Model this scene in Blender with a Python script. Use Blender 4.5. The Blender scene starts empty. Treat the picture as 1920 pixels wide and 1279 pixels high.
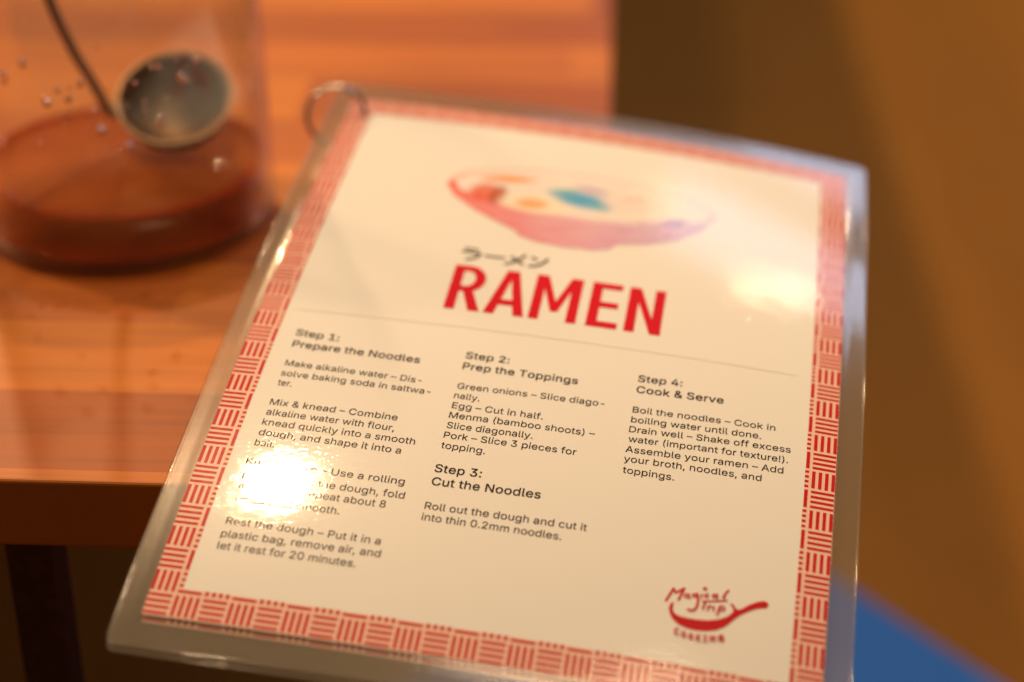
import bpy, bmesh, math, random
from mathutils import Vector, Matrix
from mathutils.geometry import tessellate_polygon

random.seed(7)
scene = bpy.context.scene
COL = scene.collection
R = math.radians

# ---------------------------------------------------------------- camera, world, lights, exposure
CAM = Vector((0.0, 0.0, 1.07))                      # table top is at z = 0.72
cd = bpy.data.cameras.new("camera")
cd.lens = 67.06
cd.sensor_width = 36.0
cd.clip_start = 0.02
cd.clip_end = 60.0
cd.dof.use_dof = True
cd.dof.focus_distance = 0.637
cd.dof.aperture_fstop = 3.35
cam = bpy.data.objects.new("camera", cd)
cam.location = CAM
cam.rotation_euler = (R(90 - 29.0), 0, 0)
COL.objects.link(cam)
scene.camera = cam

world = bpy.data.worlds.new("World")
scene.world = world
world.use_nodes = True
world.node_tree.nodes["Background"].inputs["Color"].default_value = (0.9, 0.85, 0.85, 1)
world.node_tree.nodes["Background"].inputs["Strength"].default_value = 0.04

WARM = (1.0, 0.665, 0.36)

def bulb(name, rel, watts, radius, color=WARM):
    l = bpy.data.lights.new(name, "POINT")
    l.energy = watts
    l.color = color
    l.shadow_soft_size = radius
    o = bpy.data.objects.new(name, l)
    o.location = CAM + Vector(rel)
    COL.objects.link(o)
    return o

def panel(name, rel, target, sx, sy, watts, color, roll=0.0):
    l = bpy.data.lights.new(name, "AREA")
    l.shape = "RECTANGLE"
    l.size, l.size_y = sx, sy
    l.energy = watts
    l.color = color
    o = bpy.data.objects.new(name, l)
    o.location = CAM + Vector(rel)
    d = CAM + Vector(target) - o.location
    o.rotation_euler = (d.to_track_quat("-Z", "Y").to_matrix() @ Matrix.Rotation(R(roll), 3, "Z")).to_euler()
    COL.objects.link(o)
    return o

bulb("pendant_lamp_near", (-0.229, 1.041, 0.729), 30, 0.021)
panel("tube_lamp_far", (0.324, 1.292, 0.240), (0.098, 0.632, -0.329), 0.095, 0.002, 0.19, (1.0, 0.76, 0.42), 27)
bulb("pendant_lamp_back", (0.493, 2.694, 1.10), 0.6, 0.045)
bulb("pendant_lamp_side", (-1.25, 1.35, 0.95), 66, 0.07)
bulb("pendant_lamp_over_table", (-1.1, 3.4, 1.9), 185, 0.06)
bulb("back_fill_light", (1.6, 3.4, 1.0), 22, 0.10)  # weak unseen fill, added to light the floor
panel("overhead_fill_light", (0.22, 0.38, 1.25), (0.05, 0.65, -0.33), 0.5, 0.5, 11.5, (1.0, 0.70, 0.43))  # added soft fill, no visible source, brightens the card
panel("window_light", (0.98, 2.60, 1.20), (0.05, 0.65, -0.33), 1.0, 0.38, 4.2, (0.55, 0.70, 1.0))
panel("low_window_light", (1.15, 3.8, 0.85), (0.05, 0.8, -0.33), 1.8, 0.70, 10.0, (0.58, 0.70, 1.0))

scene.view_settings.view_transform = "Standard"
scene.view_settings.look = "None"
scene.view_settings.exposure = 0.05
scene.view_settings.gamma = 1.0
scene.view_settings.use_curve_mapping = False
scene.render.engine = "CYCLES"
scene.cycles.use_denoising = True
scene.cycles.max_bounces = 12
scene.cycles.transparent_max_bounces = 40
scene.cycles.caustics_reflective = False
scene.cycles.caustics_refractive = False
scene.cycles.sample_clamp_indirect = 4.0

# ---------------------------------------------------------------- printed matter, in millimetres on the card
RECIPE_LINES = [
    ('Step 1:', 1, 16.7, 128.4, 32.7, 127.4),
    ('Prepare the Noodles', 1, 17.0, 122.1, 63.3, 120.7),
    ('Make alkaline water – Dis-', 0, 17.0, 112.0, 65.9, 110.6),
    ('solve baking soda in saltwa-', 0, 16.9, 106.7, 70.1, 105.5),
    ('ter.', 0, 17.0, 101.7, 22.0, 101.6),
    ('Mix & knead – Combine', 0, 16.8, 91.9, 61.5, 91.2),
    ('alkaline water with flour,', 0, 16.8, 87.0, 61.5, 86.2),
    ('knead quickly into a smooth', 0, 16.7, 82.1, 69.6, 81.2),
    ('dough, and shape it into a', 0, 16.8, 77.2, 65.8, 76.3),
    ('ball.', 0, 16.7, 72.3, 23.5, 72.2),
    ('Knead more – Use a rolling', 0, 16.1, 63.6, 69.8, 63.0),
    ('pin to flatten the dough, fold', 0, 16.6, 57.6, 71.0, 57.2),
    ('it over, and repeat about 8', 0, 16.6, 52.8, 65.7, 52.5),
    ('times until smooth.', 0, 16.8, 47.3, 51.6, 47.3),
    ('Rest the dough – Put it in a', 0, 16.4, 37.8, 67.3, 37.5),
    ('plastic bag, remove air, and', 0, 16.2, 32.5, 68.3, 32.7),
    ('let it rest for 20 minutes.', 0, 16.3, 27.7, 61.4, 27.6),
    ('Step 2:', 1, 78.6, 126.2, 94.2, 126.2),
    ('Prep the Toppings', 1, 78.6, 120.4, 119.3, 120.2),
    ('Green onions – Slice diago-', 0, 78.6, 110.2, 129.8, 110.9),
    ('nally.', 0, 78.4, 105.4, 87.3, 105.2),
    ('Egg – Cut in half.', 0, 78.6, 100.4, 110.0, 100.5),
    ('Menma (bamboo shoots) –', 0, 78.5, 95.6, 128.5, 95.9),
    ('Slice diagonally.', 0, 78.6, 90.7, 108.0, 90.9),
    ('Pork – Slice 3 pieces for', 0, 78.5, 86.0, 123.5, 86.2),
    ('topping.', 0, 78.5, 81.2, 93.5, 81.0),
    ('Step 3:', 1, 78.4, 70.4, 94.1, 70.6),
    ('Cut the Noodles', 1, 78.5, 64.6, 114.7, 65.1),
    ('Roll out the dough and cut it', 0, 78.3, 54.3, 131.4, 54.6),
    ('into thin 0.2mm noodles.', 0, 78.2, 49.6, 123.9, 49.5),
    ('Step 4:', 1, 139.7, 126.0, 155.2, 126.9),
    ('Cook & Serve', 1, 139.8, 120.3, 170.1, 121.4),
    ('Boil the noodles – Cook in', 0, 139.7, 110.2, 188.6, 112.2),
    ('boiling water until done.', 0, 139.7, 105.3, 184.1, 107.1),
    ('Drain well – Shake off excess', 0, 139.6, 100.5, 194.4, 102.9),
    ('water (important for texture!).', 0, 139.9, 95.9, 193.8, 97.9),
    ('Assemble your ramen – Add', 0, 139.5, 91.0, 192.5, 92.7),
    ('your broth, noodles, and', 0, 139.5, 86.6, 185.5, 87.6),
    ('toppings.', 0, 139.7, 81.5, 156.9, 81.5),
]
PAN_OUTLINE = [(161.47, 32.64), (160.95, 31.66), (160.83, 29.9), (161.33, 28.27), (162.47, 26.53), (164.3, 25.06), (166.9, 24.13), (170.04, 23.92), (173.32, 24.29), (176.14, 25.21), (178.3, 26.57), (180.0, 28.39), (181.49, 30.41), (183.21, 32.25), (185.17, 33.78), (187.35, 35.24), (189.38, 36.1), (190.83, 36.36), (191.58, 37.52), (191.17, 38.69), (189.79, 38.9), (187.75, 38.08), (185.56, 36.61), (183.61, 34.82), (182.42, 34.07), (181.56, 34.27), (180.83, 35.49), (179.95, 35.93), (179.57, 35.47), (180.5, 34.42), (180.82, 33.24), (180.29, 32.14), (178.95, 30.75), (176.58, 29.27), (173.34, 28.24), (169.63, 27.85), (166.08, 27.87), (163.96, 28.18), (162.62, 28.89), (162.06, 30.14), (162.12, 31.9), (162.2, 32.66)]
LOGO_STROKES = [
    (0.62, [(159.66, 32.9), (161.53, 37.83)]),
    (0.6, [(161.53, 37.83), (162.33, 36.34), (164.84, 38.5)]),
    (0.62, [(164.84, 38.5), (163.5, 33.88)]),
    (0.42, [(166.6, 36.02), (166.5, 35.61), (166.18, 35.31), (165.75, 35.22), (165.37, 35.38), (165.2, 35.73), (165.29, 36.14), (165.62, 36.44), (166.05, 36.53), (166.43, 36.37), (166.6, 36.02)]),
    (0.42, [(166.57, 36.69), (166.51, 35.24), (167.01, 35.27)]),
    (0.42, [(168.94, 36.65), (168.85, 36.27), (168.54, 35.99), (168.13, 35.9), (167.78, 36.05), (167.62, 36.38), (167.71, 36.75), (168.01, 37.03), (168.42, 37.12), (168.77, 36.97), (168.94, 36.65)]),
    (0.62, [(169.04, 37.27), (169.53, 35.4), (169.54, 33.15), (168.95, 31.41), (167.97, 30.72), (166.8, 30.9)]),
    (0.42, [(170.5, 37.42), (170.38, 36.08)]),
    (0.42, [(172.53, 37.62), (172.29, 37.74), (172.01, 37.73), (171.75, 37.61), (171.55, 37.39), (171.47, 37.12), (171.51, 36.86), (171.67, 36.65), (171.91, 36.54), (172.19, 36.56), (172.45, 36.69)]),
    (0.42, [(175.24, 37.69), (175.14, 37.32), (174.81, 37.03), (174.37, 36.94), (174.0, 37.08), (173.83, 37.4), (173.93, 37.78), (174.27, 38.07), (174.7, 38.16), (175.07, 38.02), (175.24, 37.69)]),
    (0.42, [(175.26, 38.36), (175.17, 37.07), (175.64, 37.07)]),
    (0.5, [(178.59, 40.53), (177.76, 39.13), (177.19, 37.54), (177.71, 37.45)]),
    (0.42, [(171.02, 34.8), (178.42, 36.54)]),
    (0.55, [(171.81, 34.87), (171.34, 32.02)]),
    (0.42, [(173.07, 33.58), (172.83, 31.78)]),
    (0.42, [(172.94, 32.8), (173.41, 33.5), (174.01, 33.42)]),
    (0.42, [(174.75, 33.52), (174.61, 32.0)]),
    (0.5, [(176.45, 34.02), (175.92, 30.74)]),
    (0.42, [(178.06, 33.56), (177.95, 33.07), (177.56, 32.7), (177.06, 32.6), (176.62, 32.79), (176.42, 33.22), (176.53, 33.71), (176.92, 34.08), (177.43, 34.19), (177.86, 33.99), (178.06, 33.56)]),
    (0.42, [(164.62, 23.08), (164.41, 23.29), (164.18, 23.36), (163.96, 23.29), (163.77, 23.08), (163.65, 22.76), (163.61, 22.37), (163.65, 21.99), (163.78, 21.64), (163.97, 21.4), (164.2, 21.28), (164.43, 21.31), (164.63, 21.48)]),
    (0.42, [(166.9, 21.74), (166.86, 21.17), (166.64, 20.78), (166.31, 20.71), (166.01, 21.0), (165.85, 21.53), (165.89, 22.11), (166.12, 22.5), (166.44, 22.57), (166.74, 22.28), (166.9, 21.74)]),
    (0.42, [(169.17, 21.48), (169.13, 20.91), (168.9, 20.52), (168.58, 20.45), (168.28, 20.74), (168.12, 21.27), (168.16, 21.84), (168.39, 22.24), (168.71, 22.3), (169.01, 22.01), (169.17, 21.48)]),
    (0.42, [(170.46, 22.27), (170.49, 20.36)]),
    (0.42, [(171.35, 22.26), (170.48, 21.22), (171.53, 20.47)]),
    (0.42, [(173.05, 22.48), (173.13, 20.46)]),
    (0.36, [(172.58, 22.39), (173.5, 22.5)]),
    (0.36, [(172.64, 20.36), (173.6, 20.51)]),
    (0.42, [(174.8, 20.92), (174.76, 22.83), (175.96, 21.16), (175.93, 23.07)]),
    (0.42, [(178.42, 23.45), (178.15, 23.62), (177.84, 23.63), (177.55, 23.48), (177.32, 23.2), (177.19, 22.84), (177.18, 22.44), (177.29, 22.07), (177.5, 21.8), (177.79, 21.66), (178.09, 21.67), (178.38, 21.84), (178.6, 22.13)]),
    (0.42, [(177.89, 22.51), (178.67, 22.67), (178.65, 21.95)]),
]
LOGO_STAR = (171.27, 39.69)
DROPS = [(-113.1, 88.2, 1.7), (-123.2, 80.5, 1.8), (-90.7, 82.0, 1.4), (-99.5, 78.8, 1.2), (-94.7, 80.2, 0.7), (-104.6, 73.4, 1.9), (-95.7, 75.3, 1.5), (-86.3, 70.3, 1.2), (-97.7, 69.1, 1.0), (-98.3, 65.5, 0.9), (-85.0, 62.6, 2.0), (-74.8, 54.4, 2.0), (-51.8, 79.4, 2.2), (-45.3, 85.4, 1.7), (-62.3, 63.3, 1.9), (-61.0, 86.2, 1.1), (-63.6, 86.4, 1.0), (-70.6, 81.1, 1.0), (-75.3, 78.8, 0.8), (-67.6, 73.1, 0.8), (-67.6, 68.9, 1.0), (-59.1, 72.6, 0.7), (-128.3, 51.8, 1.5), (-109.3, 55.7, 1.1), (-129.5, 37.7, 1.1), (-128.9, 29.2, 1.0), (-121.9, 27.8, 1.0), (-114.6, 26.8, 1.0), (-86.5, 24.5, 1.3), (-66.0, 23.9, 1.0), (-55.6, 21.5, 1.2), (-51.0, 24.0, 1.1), (-41.4, 24.7, 1.2), (-53.8, 87.5, 0.8), (-16.5, 85.7, 0.9), (-83.2, 96.2, 0.5), (-94.4, 103.7, 0.4)]
# sans glyph outlines: advance, closed contours as x y pairs; capitals are 509 units high
GLYPHS = {
'!':(196,[[67,160,63,509,132,509,128,160],[98,-4,86,-3,75,1,66,9,58,18,54,29,52,41,54,53,58,64,66,73,75,80,86,85,98,86,110,85,121,80,130,73,138,64,142,53,143,41,142,29,138,18,130,9,121,1,110,-3]]),
'&':(448,[[197,-7,165,-5,136,1,110,12,88,26,69,42,54,62,43,84,36,108,34,133,36,154,40,173,47,189,58,205,70,220,85,235,140,279,216,335,237,352,255,375,259,384,261,394,262,405,260,420,255,434,245,445,233,454,219,459,201,461,189,460,178,457,168,453,159,447,151,440,145,431,141,421,138,411,137,399,138,386,141,375,145,363,169,327,204,284,438,0,364,0,171,231,121,293,108,310,96,327,87,344,81,361,77,379,75,398,77,420,82,440,91,458,102,474,117,488,134,499,154,507,176,512,200,513,224,512,246,507,266,499,283,488,297,475,308,459,317,442,322,424,324,404,323,389,320,375,315,362,309,349,301,336,291,325,256,293,154,217,135,202,121,188,110,174,103,161,98,146,97,131,98,115,102,101,109,87,118,76,130,66,143,57,158,51,175,48,193,46,213,48,232,52,251,59,269,69,286,81,301,95,315,112,327,131,336,151,343,174,348,198,349,224,408,224,406,194,403,167,397,144,389,124,380,107,371,92,345,62,333,47,315,30,294,17,271,7,246,-1,221,-5]]),
'(':(273,[[89,207,90,244,94,283,101,324,109,364,119,403,132,441,145,477,160,510,177,539,236,539,219,503,204,466,191,428,179,390,169,351,161,313,156,276,152,241,151,207,152,176,155,145,160,115,167,83,177,50,188,16,202,-19,218,-57,236,-96,177,-96,150,-46,128,4,111,55,99,106,92,156]]),
')':(273,[[37,-96,56,-56,72,-18,86,18,97,52,106,85,113,116,118,147,121,177,122,207,121,241,117,276,112,313,104,351,94,390,82,428,69,466,54,503,37,539,97,539,113,510,128,477,142,441,154,403,164,364,173,323,179,283,183,244,184,207,182,156,174,104,161,53,144,3,123,-47,97,-96]]),
',':(188,[[38,-119,68,71,137,71,84,-119]]),
'-':(453,[[337,244,337,188,114,188,114,244]]),
'.':(188,[[95,-4,83,-3,73,1,63,9,55,18,51,29,50,41,51,53,55,64,63,73,73,81,83,85,95,87,107,85,118,81,128,73,135,64,140,53,141,41,140,29,135,18,128,9,118,1,107,-3]]),
'0':(453,[[227,-7,191,-3,158,7,130,24,105,48,85,77,69,113,57,155,50,202,48,254,50,306,57,353,69,395,85,431,106,461,130,484,159,502,191,512,227,516,262,512,295,502,323,484,348,461,368,431,384,395,396,353,403,306,405,254,403,202,396,155,384,113,368,77,348,48,323,24,295,7,263,-3],[227,50,250,52,271,60,290,74,306,92,320,116,330,144,338,176,342,213,344,254,342,295,338,332,330,365,320,393,306,416,290,435,271,449,250,457,227,460,203,457,182,449,163,435,147,416,134,393,123,365,115,332,111,295,109,254,111,213,115,176,123,144,134,116,147,92,163,74,182,60,203,52]]),
'1':(453,[[76,0,76,55,391,55,391,0],[276,509,276,0,212,0,212,448,209,448,86,358,86,427,198,509]]),
'2':(453,[[64,0,64,47,234,229,282,282,294,298,303,312,311,327,316,341,319,356,320,371,319,389,315,405,308,419,298,431,287,441,273,449,258,455,241,458,224,460,205,458,188,454,172,447,159,438,148,427,139,413,132,398,128,381,127,362,66,362,68,391,75,418,86,442,102,464,121,482,143,496,168,507,196,513,225,516,254,513,281,507,306,497,328,482,346,465,361,445,372,423,379,398,381,372,380,354,377,336,371,318,363,299,351,280,336,259,267,180,153,60,153,57,389,57,389,0]]),
'3':(453,[[218,-7,188,-5,159,1,133,10,108,22,88,38,70,57,57,79,48,104,44,132,109,132,112,115,118,100,126,87,137,76,150,66,165,59,182,54,200,51,219,50,239,51,258,55,275,61,291,69,304,80,315,93,323,108,328,125,329,145,328,163,323,180,316,196,306,211,292,223,275,234,254,241,229,246,201,248,157,248,157,299,288,448,288,452,70,452,70,509,372,509,372,461,211,278,211,289,247,290,279,286,308,276,333,262,354,244,371,222,383,198,391,173,393,145,390,116,383,90,370,66,354,45,333,27,309,12,281,2,251,-5]]),
'4':(453,[[40,105,40,158,247,509,311,509,109,166,109,163,413,163,413,105],[282,0,282,121,282,146,282,318,343,318,343,0]]),
'8':(453,[[226,-7,193,-5,163,1,136,11,111,25,91,42,74,62,62,84,54,109,52,135,53,156,58,176,65,195,75,212,87,228,101,241,117,252,134,260,153,265,153,267,129,276,109,289,93,308,80,330,73,354,70,380,73,405,79,429,90,450,106,469,124,485,146,498,170,508,197,514,226,516,255,514,282,508,306,498,328,485,346,469,361,450,373,429,379,405,382,380,379,354,372,330,359,308,343,289,323,276,300,267,300,265,319,260,335,252,351,241,365,228,377,212,387,195,395,176,399,156,401,135,398,109,391,84,378,62,362,42,341,25,317,11,289,1,259,-5],[226,49,248,50,267,54,285,60,300,69,313,79,323,91,331,106,335,121,337,139,335,157,330,173,322,189,312,202,298,213,283,223,265,230,247,234,226,235,206,234,187,230,169,223,154,213,140,202,130,189,122,173,117,157,115,139,117,121,121,106,129,91,139,79,152,69,167,60,185,54,205,50],[226,290,244,291,260,294,274,300,287,308,298,318,307,330,314,344,318,359,319,376,318,392,314,407,308,420,299,432,288,442,275,449,260,455,244,459,226,460,208,459,192,455,177,449,164,442,153,432,145,420,138,407,134,392,133,376,134,359,138,344,145,330,154,318,165,308,178,300,193,294,209,291]]),
':':(188,[[95,-4,83,-3,73,1,63,9,55,18,51,29,50,41,51,53,55,64,63,73,73,81,83,85,95,87,107,85,118,81,128,73,135,64,140,53,141,41,140,29,135,18,128,9,118,1,107,-3],[95,271,83,272,73,277,63,284,55,294,51,304,50,316,51,328,55,339,63,349,73,356,83,360,95,362,107,360,118,356,128,349,135,339,140,328,141,316,140,304,135,294,128,284,118,277,107,272]]),
'A':(480,[[16,0,201,509,276,509,463,0,395,0,287,302,264,372,232,478,245,478,213,371,191,302,85,0],[110,142,110,199,370,199,370,142]]),
'B':(456,[[60,0,60,509,241,509,274,507,304,501,329,491,350,477,367,461,381,442,390,421,396,398,398,374,397,353,393,336,387,320,378,307,368,295,356,286,343,278,329,272,315,267,315,262,331,260,347,254,363,245,378,234,391,220,402,203,411,184,416,161,418,136,416,111,410,88,400,67,386,48,368,31,344,18,317,8,284,2,247,0],[125,57,245,57,281,60,309,67,330,80,344,96,353,115,355,137,354,153,350,169,342,184,333,197,320,209,306,218,289,225,269,229,248,231,125,231],[125,285,238,285,256,287,273,290,288,296,302,304,314,314,323,326,330,340,335,355,336,372,333,393,326,412,313,429,294,442,270,449,240,452,125,452]]),
'C':(510,[[267,-7,225,-3,186,7,150,25,119,49,92,79,70,115,53,157,44,203,40,254,44,305,53,352,70,393,92,429,119,459,150,484,186,501,225,512,267,516,293,514,317,511,340,504,362,496,383,485,402,471,419,456,435,438,448,418,459,397,467,373,473,348,408,348,404,365,397,380,389,395,380,407,369,418,357,428,344,437,330,444,315,449,300,453,284,455,267,456,237,453,209,445,184,432,161,414,141,391,125,364,113,332,106,295,103,254,106,213,113,177,125,145,141,117,161,94,184,76,210,63,237,56,267,53,284,54,300,56,315,60,330,65,344,72,357,81,369,90,380,102,389,114,397,128,404,144,408,160,473,160,467,135,459,112,448,91,435,71,420,53,402,38,383,24,363,13,341,5,317,-2,293,-6]]),
'D':(502,[[219,0,96,0,96,57,215,57,254,60,288,68,318,81,343,99,363,122,379,149,390,181,397,216,399,255,397,294,390,329,379,361,364,388,344,410,320,428,291,441,258,449,221,452,93,452,93,509,225,509,273,505,315,495,353,478,385,455,412,426,433,391,449,351,458,306,462,255,458,205,449,159,433,119,411,83,384,54,351,31,312,14,268,3],[125,509,125,0,60,0,60,509]]),
'E':(419,[[60,0,60,509,372,509,372,452,125,452,125,286,355,286,355,229,125,229,125,57,375,57,375,0]]),
'G':(520,[[269,-7,225,-3,185,7,149,25,118,49,91,79,69,116,53,157,43,203,40,254,43,305,53,352,69,393,91,429,117,459,149,484,184,501,223,512,265,516,291,514,316,510,340,504,363,494,384,483,403,469,421,453,436,436,449,416,460,395,468,373,474,349,408,349,402,365,395,379,387,393,378,406,368,417,356,427,344,436,330,443,315,448,300,453,283,455,265,456,236,453,209,445,183,432,160,414,141,392,125,364,113,332,106,295,103,254,106,213,113,177,125,145,141,117,161,95,184,76,210,63,238,56,269,53,296,55,322,61,345,71,365,85,382,102,396,123,407,147,413,173,415,202,434,199,283,199,283,256,478,256,478,200,475,160,466,124,451,91,431,62,406,38,377,19,344,5,308,-4]]),
'K':(467,[[104,145,104,216,139,261,174,303,212,344,364,509,448,509,231,276,228,276],[60,0,60,509,125,509,125,334,124,225,125,193,125,0],[372,0,188,259,228,309,449,0]]),
'M':(628,[[60,0,60,509,152,509,277,187,287,159,299,123,311,84,322,49,307,49,318,83,330,121,342,158,352,187,476,509,568,509,568,0,504,0,504,291,504,327,505,369,506,413,507,457,513,457,498,409,482,363,467,322,456,291,342,0,286,0,170,291,159,321,145,361,129,408,112,457,119,457,120,416,121,372,122,328,122,291,122,0]]),
'N':(523,[[60,0,60,509,136,509,343,183,363,151,388,107,414,55,405,54,401,108,399,157,399,195,399,509,463,509,463,0,387,0,202,290,177,331,148,381,108,452,119,454,122,384,124,328,125,291,125,0]]),
'P':(445,[[60,0,60,509,235,509,272,506,305,499,332,487,356,471,375,452,390,430,400,404,407,377,409,348,407,318,400,291,390,265,375,243,356,223,332,207,305,195,272,188,235,186,109,186,109,242,233,242,257,244,279,248,297,256,312,266,324,279,333,294,339,310,343,328,344,348,343,367,339,385,333,402,324,416,312,428,297,439,279,446,257,451,232,452,125,452,125,0]]),
'R':(449,[[60,0,60,509,236,509,273,506,305,500,333,489,356,473,376,455,390,433,401,408,407,381,409,352,407,323,401,296,390,271,376,250,356,232,333,217,305,206,273,200,236,198,96,198,96,255,234,255,258,256,280,260,298,267,313,276,325,287,334,300,340,316,344,333,345,352,344,371,340,389,334,405,325,419,313,430,298,440,279,446,258,451,233,452,125,452,125,0],[353,0,230,229,303,229,428,0]]),
'S':(447,[[224,-9,188,-7,156,-1,128,9,102,23,81,40,64,60,51,83,42,109,38,137,104,137,108,118,114,102,123,88,136,76,150,66,166,59,185,53,204,50,224,49,246,50,267,54,286,60,303,69,317,79,329,92,338,106,344,122,346,139,344,154,340,168,332,179,322,189,310,197,296,205,245,222,184,239,145,253,112,269,86,289,67,313,56,341,52,372,54,400,62,425,75,448,92,468,113,484,138,498,165,508,195,514,227,516,259,514,289,508,316,498,340,484,360,468,377,449,390,427,398,403,401,378,337,378,332,402,320,421,302,437,280,449,254,456,225,459,204,457,185,454,167,448,152,440,139,430,129,418,121,405,117,391,115,376,117,359,122,345,131,334,142,324,155,315,169,308,212,293,264,279,312,264,328,256,344,248,359,238,372,226,384,213,395,198,402,180,407,161,408,139,406,112,399,87,386,64,370,43,349,25,323,11,294,0,261,-7]]),
'T':(449,[[32,452,32,509,417,509,417,452,257,452,257,0,193,0,193,452]]),
'U':(517,[[259,-8,220,-6,186,2,154,15,126,33,103,55,85,80,71,108,63,140,60,173,60,509,124,509,124,178,126,155,132,133,141,113,153,95,169,80,187,68,208,59,232,53,259,52,285,53,309,59,331,68,349,80,364,95,377,113,385,133,391,155,393,178,393,509,457,509,457,173,454,140,446,108,433,80,414,55,391,33,363,15,332,2,297,-6]]),
'a':(389,[[160,-9,137,-7,115,-3,94,5,76,15,60,29,48,45,38,63,32,84,30,108,32,128,36,146,43,161,53,174,64,184,78,193,92,200,108,206,125,211,178,220,234,227,247,229,257,231,265,235,271,240,274,246,276,255,276,257,275,272,272,285,267,297,260,307,251,315,240,322,227,327,212,330,196,331,178,330,163,327,149,322,137,316,127,309,118,301,110,292,104,283,100,274,41,291,51,313,64,331,79,346,95,358,114,368,133,375,153,380,173,383,194,384,239,379,255,375,271,369,286,360,300,350,312,336,322,320,330,301,335,278,337,251,337,0,277,0,277,52,272,52,252,25,242,16,229,8,215,1,199,-4,181,-7],[170,45,192,47,211,51,228,59,242,68,254,80,263,93,270,108,274,122,276,138,276,190,259,182,231,176,200,171,175,168,134,159,122,153,112,147,103,139,97,130,93,118,92,105,93,93,96,82,102,72,109,64,119,57,130,52,142,48,156,46]]),
'b':(424,[[229,-8,208,-7,189,-3,172,4,159,12,147,21,138,31,118,59,112,59,112,0,53,0,53,509,114,509,114,319,118,319,137,346,147,355,158,364,171,373,188,379,207,383,229,384,259,382,287,374,313,361,335,342,354,320,370,293,381,261,388,227,390,189,388,151,381,116,370,84,355,57,336,34,313,16,288,3,260,-6],[220,47,242,49,262,55,279,66,294,80,306,97,316,117,323,139,327,163,328,189,327,215,323,239,316,261,307,281,295,298,280,311,262,322,243,328,220,330,198,328,178,322,161,312,147,299,134,282,125,263,118,241,114,216,113,189,114,162,118,138,125,115,135,95,147,78,162,65,179,55,198,49]]),
'c':(396,[[207,-8,174,-5,144,3,117,16,93,35,72,58,56,85,44,116,37,150,34,187,37,225,44,260,56,291,72,318,93,341,117,360,144,374,174,382,207,384,226,384,243,381,260,377,276,371,291,364,305,356,318,346,330,335,340,322,349,308,356,293,362,277,303,262,290,289,270,311,242,325,207,330,184,328,163,321,145,310,130,296,118,278,108,258,102,236,98,212,96,187,98,163,102,139,108,117,118,97,130,80,145,66,163,55,184,49,207,46,243,52,271,66,292,89,304,117,363,102,357,86,350,70,341,56,331,43,319,32,306,21,292,12,277,5,261,-1,244,-5,226,-7]]),
'd':(424,[[195,-8,165,-6,137,3,111,16,89,34,70,57,55,84,43,116,36,151,34,189,36,227,43,261,55,293,70,320,89,342,112,361,137,374,165,382,196,384,218,383,237,379,253,373,267,364,278,355,287,346,306,319,311,319,311,509,372,509,372,0,313,0,313,59,307,59,287,31,277,21,266,12,252,4,236,-3,217,-7],[205,47,226,49,246,55,263,65,278,78,290,95,299,115,306,138,310,162,312,189,310,216,306,241,300,263,290,282,278,299,263,312,246,322,227,328,205,330,182,328,162,322,145,311,130,298,118,281,108,261,102,239,98,215,96,189,98,163,102,139,109,117,118,97,130,80,145,66,162,55,182,49]]),
'e':(404,[[212,-8,177,-5,145,3,117,16,92,35,72,58,56,85,44,116,37,150,34,187,36,224,44,258,55,290,71,317,91,340,115,359,142,373,172,382,205,384,226,383,246,380,266,374,285,366,303,355,319,341,334,324,347,305,357,282,365,256,370,227,371,194,371,169,75,169,75,221,338,221,310,202,308,226,304,248,298,269,288,286,277,301,263,314,246,323,227,328,205,330,183,328,164,323,146,313,131,301,119,286,109,270,102,251,97,231,96,211,96,178,98,151,102,127,110,106,121,88,135,73,151,61,169,53,190,48,212,46,227,47,241,49,254,53,265,58,276,65,285,73,294,82,300,93,306,105,365,91,358,72,348,55,335,39,320,26,302,14,283,4,261,-3,237,-7]]),
'f':(254,[[228,379,228,327,6,327,6,379],[81,0,81,432,82,452,87,470,96,486,107,499,120,510,135,519,152,525,169,529,187,530,222,527,243,521,227,468,215,472,195,474,178,472,164,468,154,460,147,449,143,435,142,419,142,0]]),
'g':(425,[[207,-151,180,-149,156,-146,134,-140,114,-132,97,-122,82,-110,70,-97,59,-84,51,-69,101,-41,122,-66,131,-74,142,-82,154,-88,169,-93,187,-96,207,-97,236,-95,261,-87,282,-75,298,-58,308,-34,311,-6,311,68,306,68,287,41,277,32,266,23,252,16,236,10,217,6,195,5,165,7,138,14,113,27,90,43,71,65,55,90,43,120,36,154,34,191,36,229,43,263,55,293,71,320,90,342,112,361,138,374,166,382,196,384,218,383,237,379,253,373,267,365,279,356,288,346,308,319,313,319,313,379,372,379,372,-9,370,-40,363,-67,350,-90,334,-109,314,-124,291,-136,265,-144,237,-149],[205,59,227,61,246,66,264,75,278,87,290,103,300,121,307,142,311,166,312,193,311,219,307,242,300,264,291,283,279,299,264,312,247,322,227,328,205,330,182,328,163,322,145,312,130,298,118,282,109,262,102,241,98,218,96,193,98,167,102,144,109,123,118,104,131,88,145,76,163,66,183,61]]),
'h':(410,[[114,227,114,0,53,0,53,509,114,509,114,287,102,287,116,319,132,344,152,362,175,374,200,382,227,384,252,383,275,377,295,369,313,356,328,340,341,321,350,298,355,271,357,240,357,0,296,0,296,235,293,263,286,286,273,304,256,318,235,326,210,329,192,328,176,324,161,317,147,308,136,297,126,283,119,266,115,248]]),
'i':(167,[[53,0,53,379,114,379,114,0],[84,443,73,444,63,448,54,455,47,463,43,472,41,483,43,494,47,504,54,512,63,518,73,522,84,524,95,522,105,518,114,512,121,504,125,494,126,483,125,472,121,463,114,455,105,448,95,444]]),
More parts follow.
